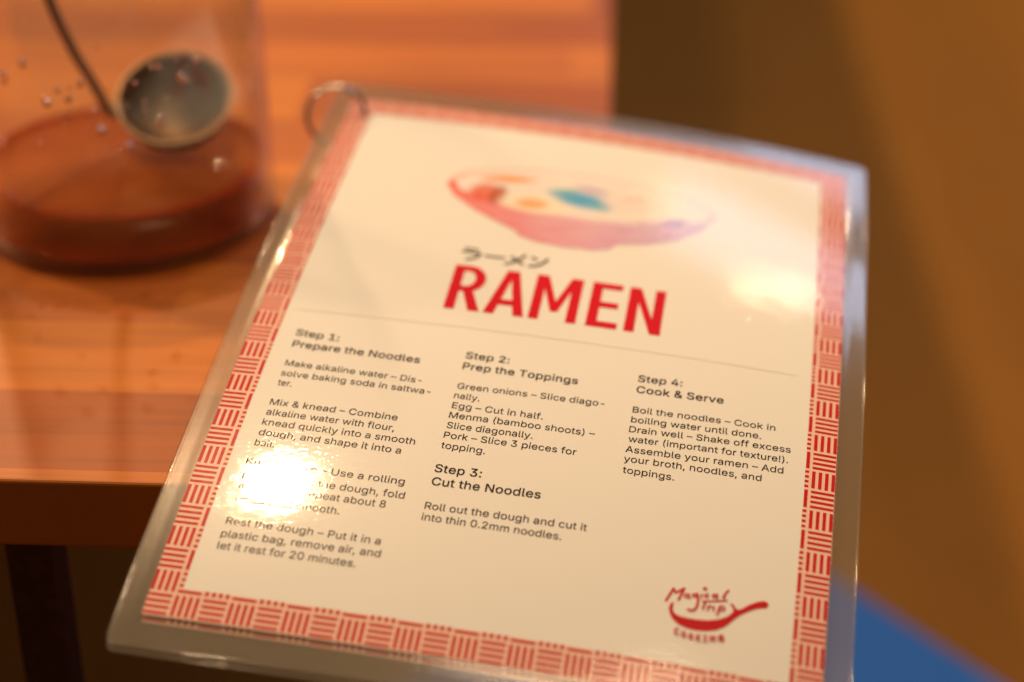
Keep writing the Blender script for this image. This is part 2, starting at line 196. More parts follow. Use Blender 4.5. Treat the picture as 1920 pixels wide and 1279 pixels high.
'k':(381,[[110,137,110,212,121,212,284,379,360,379,184,199,177,199],[53,0,53,509,114,509,114,0],[294,0,148,186,191,229,372,0]]),
'l':(189,[[139,-2,112,0,91,8,74,20,62,37,55,59,53,84,53,509,114,509,114,99,114,83,117,71,120,62,126,57,135,53,146,52,160,53,170,54,181,3,162,-1]]),
'm':(610,[[53,0,53,379,112,379,112,295,108,295,114,314,122,331,132,346,144,358,158,368,172,376,187,382,203,385,219,386,245,383,268,375,287,361,303,342,314,320,321,295,312,295,318,312,326,329,337,343,350,356,364,366,381,375,398,381,417,385,437,386,458,385,478,380,497,372,514,361,529,346,541,328,550,307,555,283,557,255,557,0,496,0,496,254,493,279,485,298,473,313,456,323,438,329,419,330,402,329,387,326,374,320,363,312,353,302,345,290,340,277,336,263,335,247,335,0,274,0,274,260,272,280,265,297,253,311,238,322,220,328,199,330,185,329,171,326,158,320,145,312,135,302,126,289,119,274,115,257,114,238,114,0]]),
'n':(410,[[114,227,114,0,53,0,53,379,112,379,112,287,102,287,116,319,132,344,152,362,175,374,200,382,227,384,252,383,275,377,295,369,313,356,328,340,341,321,350,298,355,271,357,240,357,0,296,0,296,235,293,263,286,286,273,304,256,318,235,326,210,329,192,328,176,324,161,317,147,308,136,297,126,283,119,266,115,248]]),
'o':(415,[[207,-8,174,-5,144,3,117,16,93,35,72,58,56,85,44,116,37,150,34,187,37,225,44,260,56,291,72,318,93,341,117,360,144,374,174,382,207,384,241,382,271,374,299,360,323,341,343,318,359,291,371,260,379,225,381,187,379,150,371,116,359,85,343,58,323,35,299,16,271,3,241,-5],[207,46,231,49,252,55,270,66,285,80,298,97,307,117,314,139,318,163,319,187,318,212,314,236,307,258,298,278,285,296,270,310,252,321,231,328,207,330,184,328,163,321,145,310,130,296,118,278,108,258,102,236,98,212,96,187,98,163,102,139,108,117,118,97,130,80,145,66,163,55,184,49]]),
'p':(424,[[53,-143,53,379,112,379,112,319,118,319,137,346,147,355,158,364,171,373,188,379,207,383,229,384,259,382,287,374,313,361,335,342,354,320,370,293,381,261,388,227,390,189,388,151,381,116,370,84,355,57,336,34,313,16,288,3,260,-6,229,-8,208,-7,189,-3,173,4,159,12,147,21,138,31,118,59,114,59,114,-143],[220,47,242,49,262,55,279,66,294,80,306,97,316,117,323,139,327,163,328,189,327,215,323,239,316,261,307,281,295,298,280,311,262,322,243,328,220,330,198,328,178,322,161,312,147,299,134,282,125,263,118,241,114,216,113,189,114,162,118,138,125,115,135,95,147,78,162,65,179,55,198,49]]),
'q':(424,[[372,-143,311,-143,311,59,306,59,287,31,277,21,266,12,252,4,236,-3,217,-7,195,-8,165,-6,137,3,111,16,89,34,70,57,55,84,43,116,36,151,34,189,36,227,43,261,55,293,70,320,89,342,112,361,137,374,165,382,196,384,218,383,237,379,253,373,267,364,278,355,287,346,307,319,313,319,313,379,372,379],[205,47,226,49,246,55,263,65,278,78,290,95,299,115,306,138,310,162,312,189,310,216,306,241,300,263,290,282,278,299,263,312,246,322,227,328,205,330,182,328,162,322,145,311,130,298,118,281,108,261,102,239,98,215,96,189,98,163,102,139,109,117,118,97,130,80,145,66,162,55,182,49]]),
'r':(259,[[53,0,53,379,112,379,112,321,115,321,124,339,137,354,152,367,171,377,191,383,213,385,229,384,243,384,243,322,230,324,207,326,190,324,174,321,159,315,146,306,135,296,126,284,119,269,115,254,114,237,114,0]]),
's':(365,[[182,-8,157,-7,133,-3,112,3,93,12,76,24,62,38,50,54,41,73,36,94,94,107,101,87,111,72,124,60,141,52,160,47,181,45,206,47,227,53,244,62,258,74,265,88,268,103,266,115,262,126,254,136,243,144,229,150,212,155,149,170,118,180,92,192,72,208,58,227,50,249,47,274,49,295,55,314,65,332,79,347,95,360,115,370,137,378,161,383,187,384,212,383,234,379,254,372,271,363,286,352,299,339,309,324,318,308,324,290,268,277,262,291,254,304,243,316,228,325,210,331,187,333,166,331,147,326,131,317,119,305,111,292,109,277,110,264,115,253,124,243,136,235,152,229,172,223,229,209,261,200,287,187,306,171,320,153,328,131,331,107,329,85,323,65,312,47,298,31,281,18,260,6,236,-2,210,-7]]),
't':(227,[[204,379,204,327,6,327,6,379],[65,471,126,471,126,98,127,83,130,70,136,61,144,55,156,51,170,50,185,51,202,54,213,2,192,-3,168,-4,138,-1,113,7,92,21,77,41,68,64,65,93]]),
'u':(410,[[182,-5,158,-3,135,2,115,11,97,23,82,39,69,59,60,82,54,109,53,139,53,379,114,379,114,144,116,117,124,94,137,75,154,61,175,53,200,50,218,51,234,55,249,62,263,71,274,83,283,97,290,113,295,132,296,153,296,379,357,379,357,0,298,0,298,92,307,92,294,60,277,35,257,17,234,5,209,-3]]),
'v':(389,[[163,0,17,379,84,379,165,155,187,87,206,21,184,21,203,87,224,155,305,379,371,379,226,0]]),
'w':(567,[[138,0,23,379,87,379,133,214,154,137,175,41,165,41,186,135,206,214,252,379,316,379,362,214,382,136,402,41,391,41,413,135,434,214,480,379,545,379,429,0,368,0,319,172,305,225,291,280,277,338,291,338,277,280,263,225,248,172,199,0]]),
'x':(379,[[21,0,171,218,171,171,29,379,100,379,147,306,179,253,207,206,175,206,202,253,233,306,282,379,352,379,209,169,209,214,358,0,287,0,231,85,200,136,173,182,205,182,178,136,148,85,91,0]]),
'y':(389,[[47,-139,61,-86,71,-87,83,-89,94,-90,104,-89,113,-86,122,-81,130,-74,138,-64,145,-51,151,-36,163,-1,17,379,84,379,165,155,187,87,206,21,184,21,202,87,224,155,305,379,371,379,204,-58,196,-77,187,-93,177,-107,165,-119,153,-128,139,-136,125,-141,109,-144,91,-145,65,-143]]),
'–':(350,[[350,244,350,188,0,188,0,244]]),
}
GLYPH_SPACE = 188

# ---------------------------------------------------------------- helpers
def tag(o, label=None, cat=None, group=None, kind=None):
    if label: o["label"] = label
    if cat: o["category"] = cat
    if group: o["group"] = group
    if kind: o["kind"] = kind
    return o

def empty(name, loc=(0, 0, 0)):
    o = bpy.data.objects.new(name, None)
    o.empty_display_size = 0.05
    o.location = loc
    COL.objects.link(o)
    return o

def mesh_obj(name, verts, faces, mats, parent=None, smooth=False, fmat=None):
    me = bpy.data.meshes.new(name)
    me.from_pydata([tuple(v) for v in verts], [], faces)
    for m in (mats if isinstance(mats, (list, tuple)) else [mats]):
        me.materials.append(m)
    if fmat:
        me.polygons.foreach_set("material_index", fmat)
    if smooth:
        me.polygons.foreach_set("use_smooth", [True] * len(me.polygons))
    me.update()
    o = bpy.data.objects.new(name, me)
    COL.objects.link(o)
    if parent is not None:
        o.parent = parent
    return o

def bm_obj(name, bm, mat, parent=None, smooth=False):
    me = bpy.data.meshes.new(name)
    bm.to_mesh(me); bm.free()
    me.materials.append(mat)
    if smooth:
        me.polygons.foreach_set("use_smooth", [True] * len(me.polygons))
    o = bpy.data.objects.new(name, me)
    COL.objects.link(o)
    if parent is not None:
        o.parent = parent
    return o

def box_bm(x0, y0, z0, x1, y1, z1, bevel=0.0, segs=3):
    bm = bmesh.new()
    bmesh.ops.create_cube(bm, size=1.0)
    for v in bm.verts:
        v.co = Vector((x0 + (v.co.x + .5) * (x1 - x0), y0 + (v.co.y + .5) * (y1 - y0), z0 + (v.co.z + .5) * (z1 - z0)))
    if bevel:
        bmesh.ops.bevel(bm, geom=bm.edges[:], offset=bevel, segments=segs, affect="EDGES", profile=0.5)
    return bm

def lathe(profile, n=96):
    """profile: (r, z) list, first and last may touch the axis"""
    verts, faces = [], []
    for r, z in profile:
        for i in range(n):
            a = 2 * math.pi * i / n
            verts.append((r * math.cos(a), r * math.sin(a), z))
    for k in range(len(profile) - 1):
        for i in range(n):
            j = (i + 1) % n
            faces.append((k * n + i, k * n + j, (k + 1) * n + j, (k + 1) * n + i))
    return verts, faces

def tube(points, radii, n=14, flat=1.0):
    """closed tube along points"""
    pts = [Vector(p) for p in points]
    verts, faces = [], []
    side = None
    for k, p in enumerate(pts):
        t = (pts[min(k + 1, len(pts) - 1)] - pts[max(k - 1, 0)]).normalized()
        if side is None:
            side = t.orthogonal().normalized()
        side = (side - t * side.dot(t)).normalized()
        b = t.cross(side)
        for i in range(n):
            a = 2 * math.pi * i / n
            verts.append(p + (side * math.cos(a) + b * math.sin(a) * flat) * radii[k])
    for k in range(len(pts) - 1):
        for i in range(n):
            j = (i + 1) % n
            faces.append((k * n + i, k * n + j, (k + 1) * n + j, (k + 1) * n + i))
    faces.append(tuple(range(n - 1, -1, -1)))
    faces.append(tuple((len(pts) - 1) * n + i for i in range(n)))
    return verts, faces

def new_mat(name):
    m = bpy.data.materials.new(name)
    m.use_nodes = True
    nt = m.node_tree
    return m, nt, nt.nodes["Principled BSDF"], nt.nodes["Material Output"]

def node(nt, kind, **kw):
    n = nt.nodes.new(kind)
    for k, v in kw.items():
        setattr(n, k, v)
    return n

def mathn(nt, op, a, b=None, c=None):
    n = nt.nodes.new("ShaderNodeMath"); n.operation = op
    for i, x in enumerate((a, b, c)):
        if x is None: continue
        if isinstance(x, (int, float)): n.inputs[i].default_value = x
        else: nt.links.new(x, n.inputs[i])
    return n.outputs[0]

def ramp(nt, fac, stops):
    n = nt.nodes.new("ShaderNodeValToRGB")
    els = n.color_ramp.elements
    while len(els) < len(stops): els.new(0.5)
    for e, (p, c) in zip(els, stops):
        e.position = p; e.color = (*c, 1)
    nt.links.new(fac, n.inputs[0])
    return n.outputs[0]

# ---------------------------------------------------------------- materials
def mat_wood(name, hues, stave, length, rough, grain=1.0, long_axis="X", coat=0.0, spec=0.5):
    m, nt, p, out = new_mat(name)
    tc = node(nt, "ShaderNodeTexCoord")
    sep = node(nt, "ShaderNodeSeparateXYZ")
    nt.links.new(tc.outputs["Object"], sep.inputs[0])
    X, Y = (sep.outputs["X"], sep.outputs["Y"]) if long_axis == "X" else (sep.outputs["Y"], sep.outputs["X"])
    row = mathn(nt, "FLOOR", mathn(nt, "DIVIDE", mathn(nt, "SUBTRACT", Y, 0.007), stave))
    shifted = mathn(nt, "ADD", X, mathn(nt, "ADD", mathn(nt, "MULTIPLY", mathn(nt, "FRACT", mathn(nt, "MULTIPLY", row, 0.377)), 1.3), 0.12))
    cell = mathn(nt, "FLOOR", mathn(nt, "DIVIDE", shifted, length))
    tone = mathn(nt, "FRACT", mathn(nt, "ADD", mathn(nt, "ADD", mathn(nt, "MULTIPLY", row, 0.618), mathn(nt, "MULTIPLY", cell, 0.13)), 0.2))
    base = ramp(nt, tone, hues)
    # long streaky grain, its own per stave
    g = node(nt, "ShaderNodeCombineXYZ")
    nt.links.new(mathn(nt, "MULTIPLY", X, 5.0), g.inputs[0])
    nt.links.new(mathn(nt, "ADD", mathn(nt, "MULTIPLY", Y, 130.0), mathn(nt, "MULTIPLY", tone, 40.0)), g.inputs[1])
    nz = node(nt, "ShaderNodeTexNoise"); nz.inputs["Scale"].default_value = 1.0
    nz.inputs["Detail"].default_value = 6; nz.inputs["Roughness"].default_value = 0.62; nz.inputs["Distortion"].default_value = 0.6
    nt.links.new(g.outputs[0], nz.inputs["Vector"])
    g2 = node(nt, "ShaderNodeCombineXYZ")
    nt.links.new(mathn(nt, "MULTIPLY", X, 9.0), g2.inputs[0])
    nt.links.new(mathn(nt, "MULTIPLY", Y, 30.0), g2.inputs[1])
    nz2 = node(nt, "ShaderNodeTexNoise"); nz2.inputs["Scale"].default_value = 1.0
    nz2.inputs["Detail"].default_value = 4
    nt.links.new(g2.outputs[0], nz2.inputs["Vector"])
    f1 = ramp(nt, nz.outputs["Fac"], [(0.25, (0.62,) * 3), (0.5, (1.0,) * 3), (0.8, (1.18,) * 3)])
    f2 = ramp(nt, nz2.outputs["Fac"], [(0.25, (0.78,) * 3), (0.55, (1.0,) * 3), (0.8, (1.12,) * 3)])
    mul = node(nt, "ShaderNodeMix", data_type="RGBA", blend_type="MULTIPLY"); mul.inputs["Factor"].default_value = grain
    nt.links.new(base, mul.inputs["A"]); nt.links.new(f1, mul.inputs["B"])
    mul2 = node(nt, "ShaderNodeMix", data_type="RGBA", blend_type="MULTIPLY"); mul2.inputs["Factor"].default_value = grain
    nt.links.new(mul.outputs["Result"], mul2.inputs["A"]); nt.links.new(f2, mul2.inputs["B"])
    nt.links.new(mul2.outputs["Result"], p.inputs["Base Color"])
    p.inputs["Roughness"].default_value = rough
    p.inputs["Coat Weight"].default_value = coat
    p.inputs["Specular IOR Level"].default_value = spec
    p.inputs["Coat Roughness"].default_value = 0.28
    bmp = node(nt, "ShaderNodeBump"); bmp.inputs["Strength"].default_value = 0.12; bmp.inputs["Distance"].default_value = 0.0006
    nt.links.new(nz.outputs["Fac"], bmp.inputs["Height"])
    nt.links.new(bmp.outputs[0], p.inputs["Normal"])
    return m

def mat_plain(name, color, rough=0.5, metallic=0.0, bump=0.0, bscale=300.0, var=0.0, spec=0.5):
    m, nt, p, out = new_mat(name)
    p.inputs["Base Color"].default_value = (*color, 1)
    p.inputs["Roughness"].default_value = rough
    p.inputs["Metallic"].default_value = metallic
    p.inputs["Specular IOR Level"].default_value = spec
    if bump or var:
        tc = node(nt, "ShaderNodeTexCoord")
        nz = node(nt, "ShaderNodeTexNoise"); nz.inputs["Scale"].default_value = bscale; nz.inputs["Detail"].default_value = 4
        nt.links.new(tc.outputs["Object"], nz.inputs["Vector"])
        if bump:
            b = node(nt, "ShaderNodeBump"); b.inputs["Strength"].default_value = bump; b.inputs["Distance"].default_value = 0.001
            nt.links.new(nz.outputs["Fac"], b.inputs["Height"]); nt.links.new(b.outputs[0], p.inputs["Normal"])
        if var:
            c = ramp(nt, nz.outputs["Fac"], [(0.3, tuple(x * (1 - var) for x in color)), (0.7, tuple(min(1, x * (1 + var)) for x in color))])
            nt.links.new(c, p.inputs["Base Color"])
    return m

def fresnel_two_sided(nt, ior, normal=None):
    """reflectance of a clear sheet, the same from both sides"""
    geo = node(nt, "ShaderNodeNewGeometry")
    mixv = mathn(nt, "ADD", mathn(nt, "MULTIPLY", geo.outputs["Backfacing"], 1.0 / ior - ior), ior)
    fr = node(nt, "ShaderNodeFresnel")
    nt.links.new(mixv, fr.inputs["IOR"])
    if normal is not None: nt.links.new(normal, fr.inputs["Normal"])
    return fr.outputs[0]

def mat_clear(name, tint, ior, rough, milk=0.0, milk_color=(0.8, 0.8, 0.8), bump=None, gain=1.0, haze=0.0, through=0.35):
    """clear film, glass or liquid surface: reflects at its surface, lets the rest through"""
    m, nt, p, out = new_mat(name)
    nt.nodes.remove(p)
    gl = node(nt, "ShaderNodeBsdfGlossy"); gl.inputs["Roughness"].default_value = rough
    tr = node(nt, "ShaderNodeBsdfTransparent"); tr.inputs["Color"].default_value = (*tint, 1)
    nrm = None
    if bump:
        tc = node(nt, "ShaderNodeTexCoord")
        total = None
        for sx, sy, depth, detail in bump:              # ripples per metre across and along, depth in metres
            mp = node(nt, "ShaderNodeMapping"); mp.inputs["Scale"].default_value = (sx, sy, sx)
            nt.links.new(tc.outputs["Object"], mp.inputs["Vector"])
            nz = node(nt, "ShaderNodeTexNoise"); nz.inputs["Scale"].default_value = 1.0
            nz.inputs["Detail"].default_value = detail; nz.inputs["Roughness"].default_value = 0.55
            nt.links.new(mp.outputs[0], nz.inputs["Vector"])
            h = mathn(nt, "MULTIPLY", nz.outputs["Fac"], depth)
            total = h if total is None else mathn(nt, "ADD", total, h)
        b = node(nt, "ShaderNodeBump"); b.inputs["Strength"].default_value = 1.0; b.inputs["Distance"].default_value = 1.0
        nt.links.new(total, b.inputs["Height"])
        nrm = b.outputs[0]
        nt.links.new(nrm, gl.inputs["Normal"])
    fr = mathn(nt, "MULTIPLY", fresnel_two_sided(nt, ior), gain)
    body = tr.outputs[0]
    if milk:
        df = node(nt, "ShaderNodeBsdfDiffuse"); df.inputs["Color"].default_value = (*milk_color, 1)
        tl = node(nt, "ShaderNodeBsdfTranslucent"); tl.inputs["Color"].default_value = (*milk_color, 1)
        half = node(nt, "ShaderNodeMixShader"); half.inputs[0].default_value = through
        nt.links.new(df.outputs[0], half.inputs[1]); nt.links.new(tl.outputs[0], half.inputs[2])
        mx = node(nt, "ShaderNodeMixShader"); mx.inputs[0].default_value = milk
        nt.links.new(tr.outputs[0], mx.inputs[1]); nt.links.new(half.outputs[0], mx.inputs[2])
        body = mx.outputs[0]
    gloss = gl.outputs[0]
    if haze:
        g2 = node(nt, "ShaderNodeBsdfGlossy"); g2.inputs["Roughness"].default_value = 0.24
        nt.links.new(nrm, g2.inputs["Normal"])
        hz = node(nt, "ShaderNodeMixShader"); hz.inputs[0].default_value = haze
        nt.links.new(gl.outputs[0], hz.inputs[1]); nt.links.new(g2.outputs[0], hz.inputs[2])
        gloss = hz.outputs[0]
    top = node(nt, "ShaderNodeMixShader")
    nt.links.new(fr, top.inputs[0]); nt.links.new(body, top.inputs[1]); nt.links.new(gloss, top.inputs[2])
    nt.links.new(top.outputs[0], out.inputs["Surface"])
    return m

M_TABLE = mat_wood("oiled_stave_wood", [(0.0, (0.29, 0.070, 0.008)), (0.35, (0.33, 0.080, 0.009)), (0.7, (0.37, 0.094, 0.010)), (0.94, (0.46, 0.140, 0.014)), (1.0, (0.35, 0.088, 0.010))], 0.052, 0.31, 0.55, 0.7, "X", 0.03, 0.3)
M_FLOOR = mat_wood("brown_floor_boards", [(0.0, (0.34, 0.140, 0.020)), (0.5, (0.37, 0.152, 0.022)), (1.0, (0.39, 0.163, 0.024))], 0.19, 1.6, 0.75, 0.35, "Y", 0.0, 0.08)
M_LEG = mat_plain("dark_stained_leg", (0.085, 0.042, 0.016), 0.7, 0.0, 0.2, 180, 0.2, 0.1)
M_PAPER = mat_plain("white_card_paper", (0.80, 0.795, 0.77), 0.6, 0.0, 0.03, 1500, spec=0.0)
M_RED = mat_plain("red_print", (0.52, 0.012, 0.014), 0.55, spec=0.0)
M_TITLE = mat_plain("title_red_print", (0.62, 0.010, 0.022), 0.55, spec=0.0)
M_PINK = mat_plain("pale_pink_print", (0.82, 0.56, 0.47), 0.55, spec=0.0)
M_INK = mat_plain("dark_ink", (0.022, 0.011, 0.006), 0.55, spec=0.0)
M_RULE = mat_plain("faint_grey_ink", (0.775, 0.765, 0.735), 0.55, spec=0.0)
WR = ((340.0, 600.0, 0.000052, 4), (20.0, 50.0, 0.00004, 1))
M_FILM = mat_clear("clear_laminate_film", (0.985, 0.985, 0.985), 1.5, 0.03, 0.012, (0.8, 0.8, 0.8), WR, 1.0, 0.16)
M_MARGIN = mat_clear("milky_laminate_margin", (0.93, 0.93, 0.92), 1.5, 0.06, 0.06, (0.90, 0.75, 0.52), ((140.0, 140.0, 0.00005, 2), (20.0, 20.0, 0.0002, 1)), 1.0, 0.4)
M_STEEL = mat_plain("ring_steel", (0.55, 0.52, 0.48), 0.10, 1.0)
M_LADLE = mat_plain("dull_ladle_steel", (0.12, 0.072, 0.036), 0.5, 0.75, 0.05, 400)
M_HANDLE = mat_plain("stained_handle_steel", (0.26, 0.17, 0.125), 0.5, 0.3, 0.4, 1200, 0.35)
M_RIM = mat_plain("worn_ladle_steel", (0.40, 0.28, 0.18), 0.45, 1.0, 0.2, 900)
M_GLASS = mat_clear("clear_jar_glass", (0.975, 0.97, 0.96), 1.5, 0.02, 0.018, (0.8, 0.74, 0.68), None, 1.7)
def water_material():
    m, nt, p, out = new_mat("water_drop")
    nt.nodes.remove(p)
    g = node(nt, "ShaderNodeBsdfGlass"); g.inputs["IOR"].default_value = 1.36; g.inputs["Roughness"].default_value = 0.0
    nt.links.new(g.outputs[0], out.inputs["Surface"])
    return m
M_DROP = water_material()
M_BLUE = mat_plain("blue_cloth", (0.02, 0.16, 0.62), 0.8, 0.0, 0.3, 900, 0.15)
M_BLACK = mat_plain("dark_frame_metal", (0.02, 0.02, 0.02), 0.4, 0.8)

def liquid_material():
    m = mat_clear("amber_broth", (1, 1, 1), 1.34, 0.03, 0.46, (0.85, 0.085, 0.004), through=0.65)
    nt = m.node_tree
    va = node(nt, "ShaderNodeVolumeAbsorption")
    va.inputs["Color"].default_value = (0.86, 0.40, 0.04, 1)
    va.inputs["Density"].default_value = 30.0
    nt.links.new(va.outputs[0], nt.nodes["Material Output"].inputs["Volume"])
    return m
M_LIQUID = liquid_material()
M_LIQUID_TOP = mat_clear("broth_lit_top", (1, 1, 1), 1.34, 0.03, 0.34, (0.55, 0.150, 0.012))  # same broth, coloured paler because its top catches more light

def art_material():
    m, nt, p, out = new_mat("watercolour_print")
    a = node(nt, "ShaderNodeAttribute"); a.attribute_name = "ink"
    nt.links.new(a.outputs["Color"], p.inputs["Base Color"])
    p.inputs["Roughness"].default_value = 0.6
    p.inputs["Specular IOR Level"].default_value = 0.0
    return m
M_ART = art_material()

# ---------------------------------------------------------------- setting
floor = mesh_obj("floor", [(-6, -4, 0), (6, -4, 0), (6, 9, 0), (-6, 9, 0)], [(0, 1, 2, 3)], M_FLOOR)
tag(floor, "brown boarded floor beneath and beyond the table", "floor", kind="structure")

# ---------------------------------------------------------------- table
TABLE_Z = 0.72
table = empty("table", (0.032, 0.526, 0.0))
table.rotation_euler = (0, 0, R(-2.75))
tag(table, "orange brown wooden table of glued staves with thin dark legs", "table")
TH = 0.0270
bm_obj("table_top", box_bm(-1.6, 0, TABLE_Z - TH, 0, 3.2, TABLE_Z, 0.0014, 3), M_TABLE, table)
for (lx, ly) in ((-0.204, 0.026), (-1.40, 0.026), (-0.204, 3.05), (-1.40, 3.05)):
    bm_obj("leg", box_bm(lx - 0.012, ly, 0, lx + 0.005, ly + 0.02, TABLE_Z - TH, 0.002, 2), M_LEG, table)

# ---------------------------------------------------------------- laminated cards
Q = 210.0 / 23.9016
CARD_M = Matrix(((0.986339, 0.160498, 0.037084), (-0.151251, 0.97158, -0.182087), (-0.065254, 0.173991, 0.982583)))
CARD_T = Vector((-100.873, 496.458, -342.989))
BEND = (-3.064, -1.43, -11.46, -3.086, 1.955, -0.908, -0.412)
PH = 294.6
CX, CY = 105.0, PH / 2

def bend(x, y):
    u = x / Q - 1.07; v = y / Q - 2.92
    U = (u - 11) / 12; V = (v - 14) / 17
    b = (U * U, U * V, V * V, U * V * V, V ** 3, U * U * V, U ** 3)
    return sum(p * q for p, q in zip(BEND, b))

def S(x, y, h=0.0):
    """millimetres on the card -> card space, following the sag of the sheet"""
    return Vector(((x - CX) * 1e-3, (y - CY) * 1e-3, (bend(x, y) + h) * 1e-3))

def card_root(name, off=(0, 0, 0)):
    o = empty(name)
    p = CARD_T + CARD_M @ Vector((CX - 1.07 * Q + off[0], CY - 2.92 * Q + off[1], off[2]))
    o.matrix_world = Matrix.Translation(CAM + p * 1e-3) @ CARD_M.to_4x4()
    return o

def axis_steps(a, b, p0, p1, step):
    """grid lines from a to b, dense around the paper edges p0 and p1"""
    s = set()
    n = int((p1 - p0) / step)
    for i in range(n + 1): s.add(round(p0 + (p1 - p0) * i / n, 3))
    for k in range(13):
        t = k / 12
        s.add(round(a + (p0 - a) * t, 3)); s.add(round(p1 + (b - p1) * t, 3))
    for d in (0.4, 0.8, 1.2):
        s.add(p0 + d); s.add(p1 - d)
    return sorted(s)

FX0, FX1, FY0, FY1 = -8.4, 218.6, -11.6, 309.0
def round_corner(x, y, r=3.0):
    for cx, sx in ((FX0 + r, -1), (FX1 - r, 1)):
        for cy, sy in ((FY0 + r, -1), (FY1 - r, 1)):
            dx, dy = (x - cx) * sx, (y - cy) * sy
            if dx > 0 and dy > 0:
                m = max(dx, dy); l = math.hypot(dx, dy)
                k = m / l
                return cx + sx * dx * k, cy + sy * dy * k
    return x, y

def film_height(x, y):
    d = max(-x, x - 210, -y, y - PH, 0)
    t = min(1.0, d / 3.2); t = t * t * (3 - 2 * t)
    return 0.42 - 0.30 * t

def build_film(parent):
    xs = axis_steps(FX0, FX1, 0, 210, 6.0); ys = axis_steps(FY0, FY1, 0, PH, 6.0)
    nx, ny = len(xs), len(ys)
    verts, faces, fm = [], [], []
    for layer in (0, 1):
        for y in ys:
            for x in xs:
                X, Y = round_corner(x, y)
                verts.append(S(X, Y, film_height(X, Y) if layer == 0 else -0.42))
    o = nx * ny
    def inside(i, j):
        mx, my = (xs[i] + xs[i + 1]) / 2, (ys[j] + ys[j + 1]) / 2
        return 0 < mx < 210 and 0 < my < PH
    for j in range(ny - 1):
        for i in range(nx - 1):
            a, b, c, d = j * nx + i, j * nx + i + 1, (j + 1) * nx + i + 1, (j + 1) * nx + i
            k = 0 if inside(i, j) else 1
            faces.append((a, b, c, d)); fm.append(k)
            if k:                                   # under the paper the lower film is glued to it
                faces.append((o + d, o + c, o + b, o + a)); fm.append(1)
    for i in range(nx - 1):
        faces.append((o + i, o + i + 1, i + 1, i)); fm.append(1)
        a = (ny - 1) * nx + i
        faces.append((a, a + 1, o + a + 1, o + a)); fm.append(1)
    for j in range(ny - 1):
        a, d = j * nx, (j + 1) * nx
        faces.append((a, d, o + d, o + a)); fm.append(1)
        a, d = j * nx + nx - 1, (j + 1) * nx + nx - 1
        faces.append((o + a, o + d, d, a)); fm.append(1)
    return mesh_obj("laminate_film", verts, faces, [M_FILM, M_MARGIN], parent, True, fm)

def build_paper(parent):
    xs = [210 * i / 40 for i in range(41)]; ys = [PH * j / 56 for j in range(57)]
    nx = len(xs)
    verts, faces = [], []
    for h in (0.0, -0.12):
        for y in ys:
            for x in xs: verts.append(S(x, y, h))
    o = nx * len(ys)
    for j in range(len(ys) - 1):
        for i in range(nx - 1):
            a, b, c, d = j * nx + i, j * nx + i + 1, (j + 1) * nx + i + 1, (j + 1) * nx + i
            faces.append((a, b, c, d)); faces.append((o + d, o + c, o + b, o + a))
    for i in range(nx - 1):
        faces.append((o + i, o + i + 1, i + 1, i))
        a = (len(ys) - 1) * nx + i; faces.append((a, a + 1, o + a + 1, o + a))
    for j in range(len(ys) - 1):
        a, d = j * nx, (j + 1) * nx; faces.append((a, d, o + d, o + a))
        a, d = a + nx - 1, d + nx - 1; faces.append((o + a, o + d, d, a))
    return mesh_obj("paper_sheet", verts, faces, M_PAPER, parent, True)

# border: basket weave of cells one Q wide, four stripes each, cut by the edge of the paper and by the inner frame
UL, UR, VB, VT = -1.07, 22.83, -2.92, 30.61
IL, IR, IB, IT = 0.085, 21.665, -1.665, 29.36
def build_border(parent):
    strips = [(UL, VB, UR, IB), (UL, IT, UR, VT), (UL, IB, IL, IT), (IR, IB, UR, IT)]
    verts, faces, fm = [], [], []
    def quad(u0, v0, u1, v1, h, k):
        n = max(1, int(math.ceil((u1 - u0) / 1.0))); m = max(1, int(math.ceil((v1 - v0) / 1.0)))
        for i in range(n):
            for j in range(m):
                b = len(verts)
                for uu, vv in ((u0 + (u1 - u0) * i / n, v0 + (v1 - v0) * j / m), (u0 + (u1 - u0) * (i + 1) / n, v0 + (v1 - v0) * j / m),
                               (u0 + (u1 - u0) * (i + 1) / n, v0 + (v1 - v0) * (j + 1) / m), (u0 + (u1 - u0) * i / n, v0 + (v1 - v0) * (j + 1) / m)):
                    verts.append(S((uu - UL) * Q, (vv - VB) * Q, h))
                faces.append((b, b + 1, b + 2, b + 3)); fm.append(k)
    for s in strips: quad(*s, 0.06, 1)
    u_org, v_org = -0.125, 0.08                       # left side of column 0, top of row 0
    for ci in range(-2, 25):
        for rj in range(-33, 6):
            u0 = u_org + ci; v1 = v_org - rj; v0 = v1 - 1   # rj counts downwards
            horizontal = (ci + rj) % 2 != 0
            for k in range(4):
                c = (k + 0.5) / 4
                if horizontal: r = (u0 + 0.06, v1 - c - 0.060, u0 + 0.94, v1 - c + 0.060)
                else: r = (u0 + c - 0.065, v0 + 0.06, u0 + c + 0.065, v1 - 0.06)
                for s in strips:
                    a, b, c2, d = max(r[0], s[0]), max(r[1], s[1]), min(r[2], s[2]), min(r[3], s[3])
                    if c2 - a > 0.012 and d - b > 0.012: quad(a, b, c2, d, 0.12, 0)
    return mesh_obj("border_pattern", verts, faces, [M_RED, M_PINK], parent, False, fm)

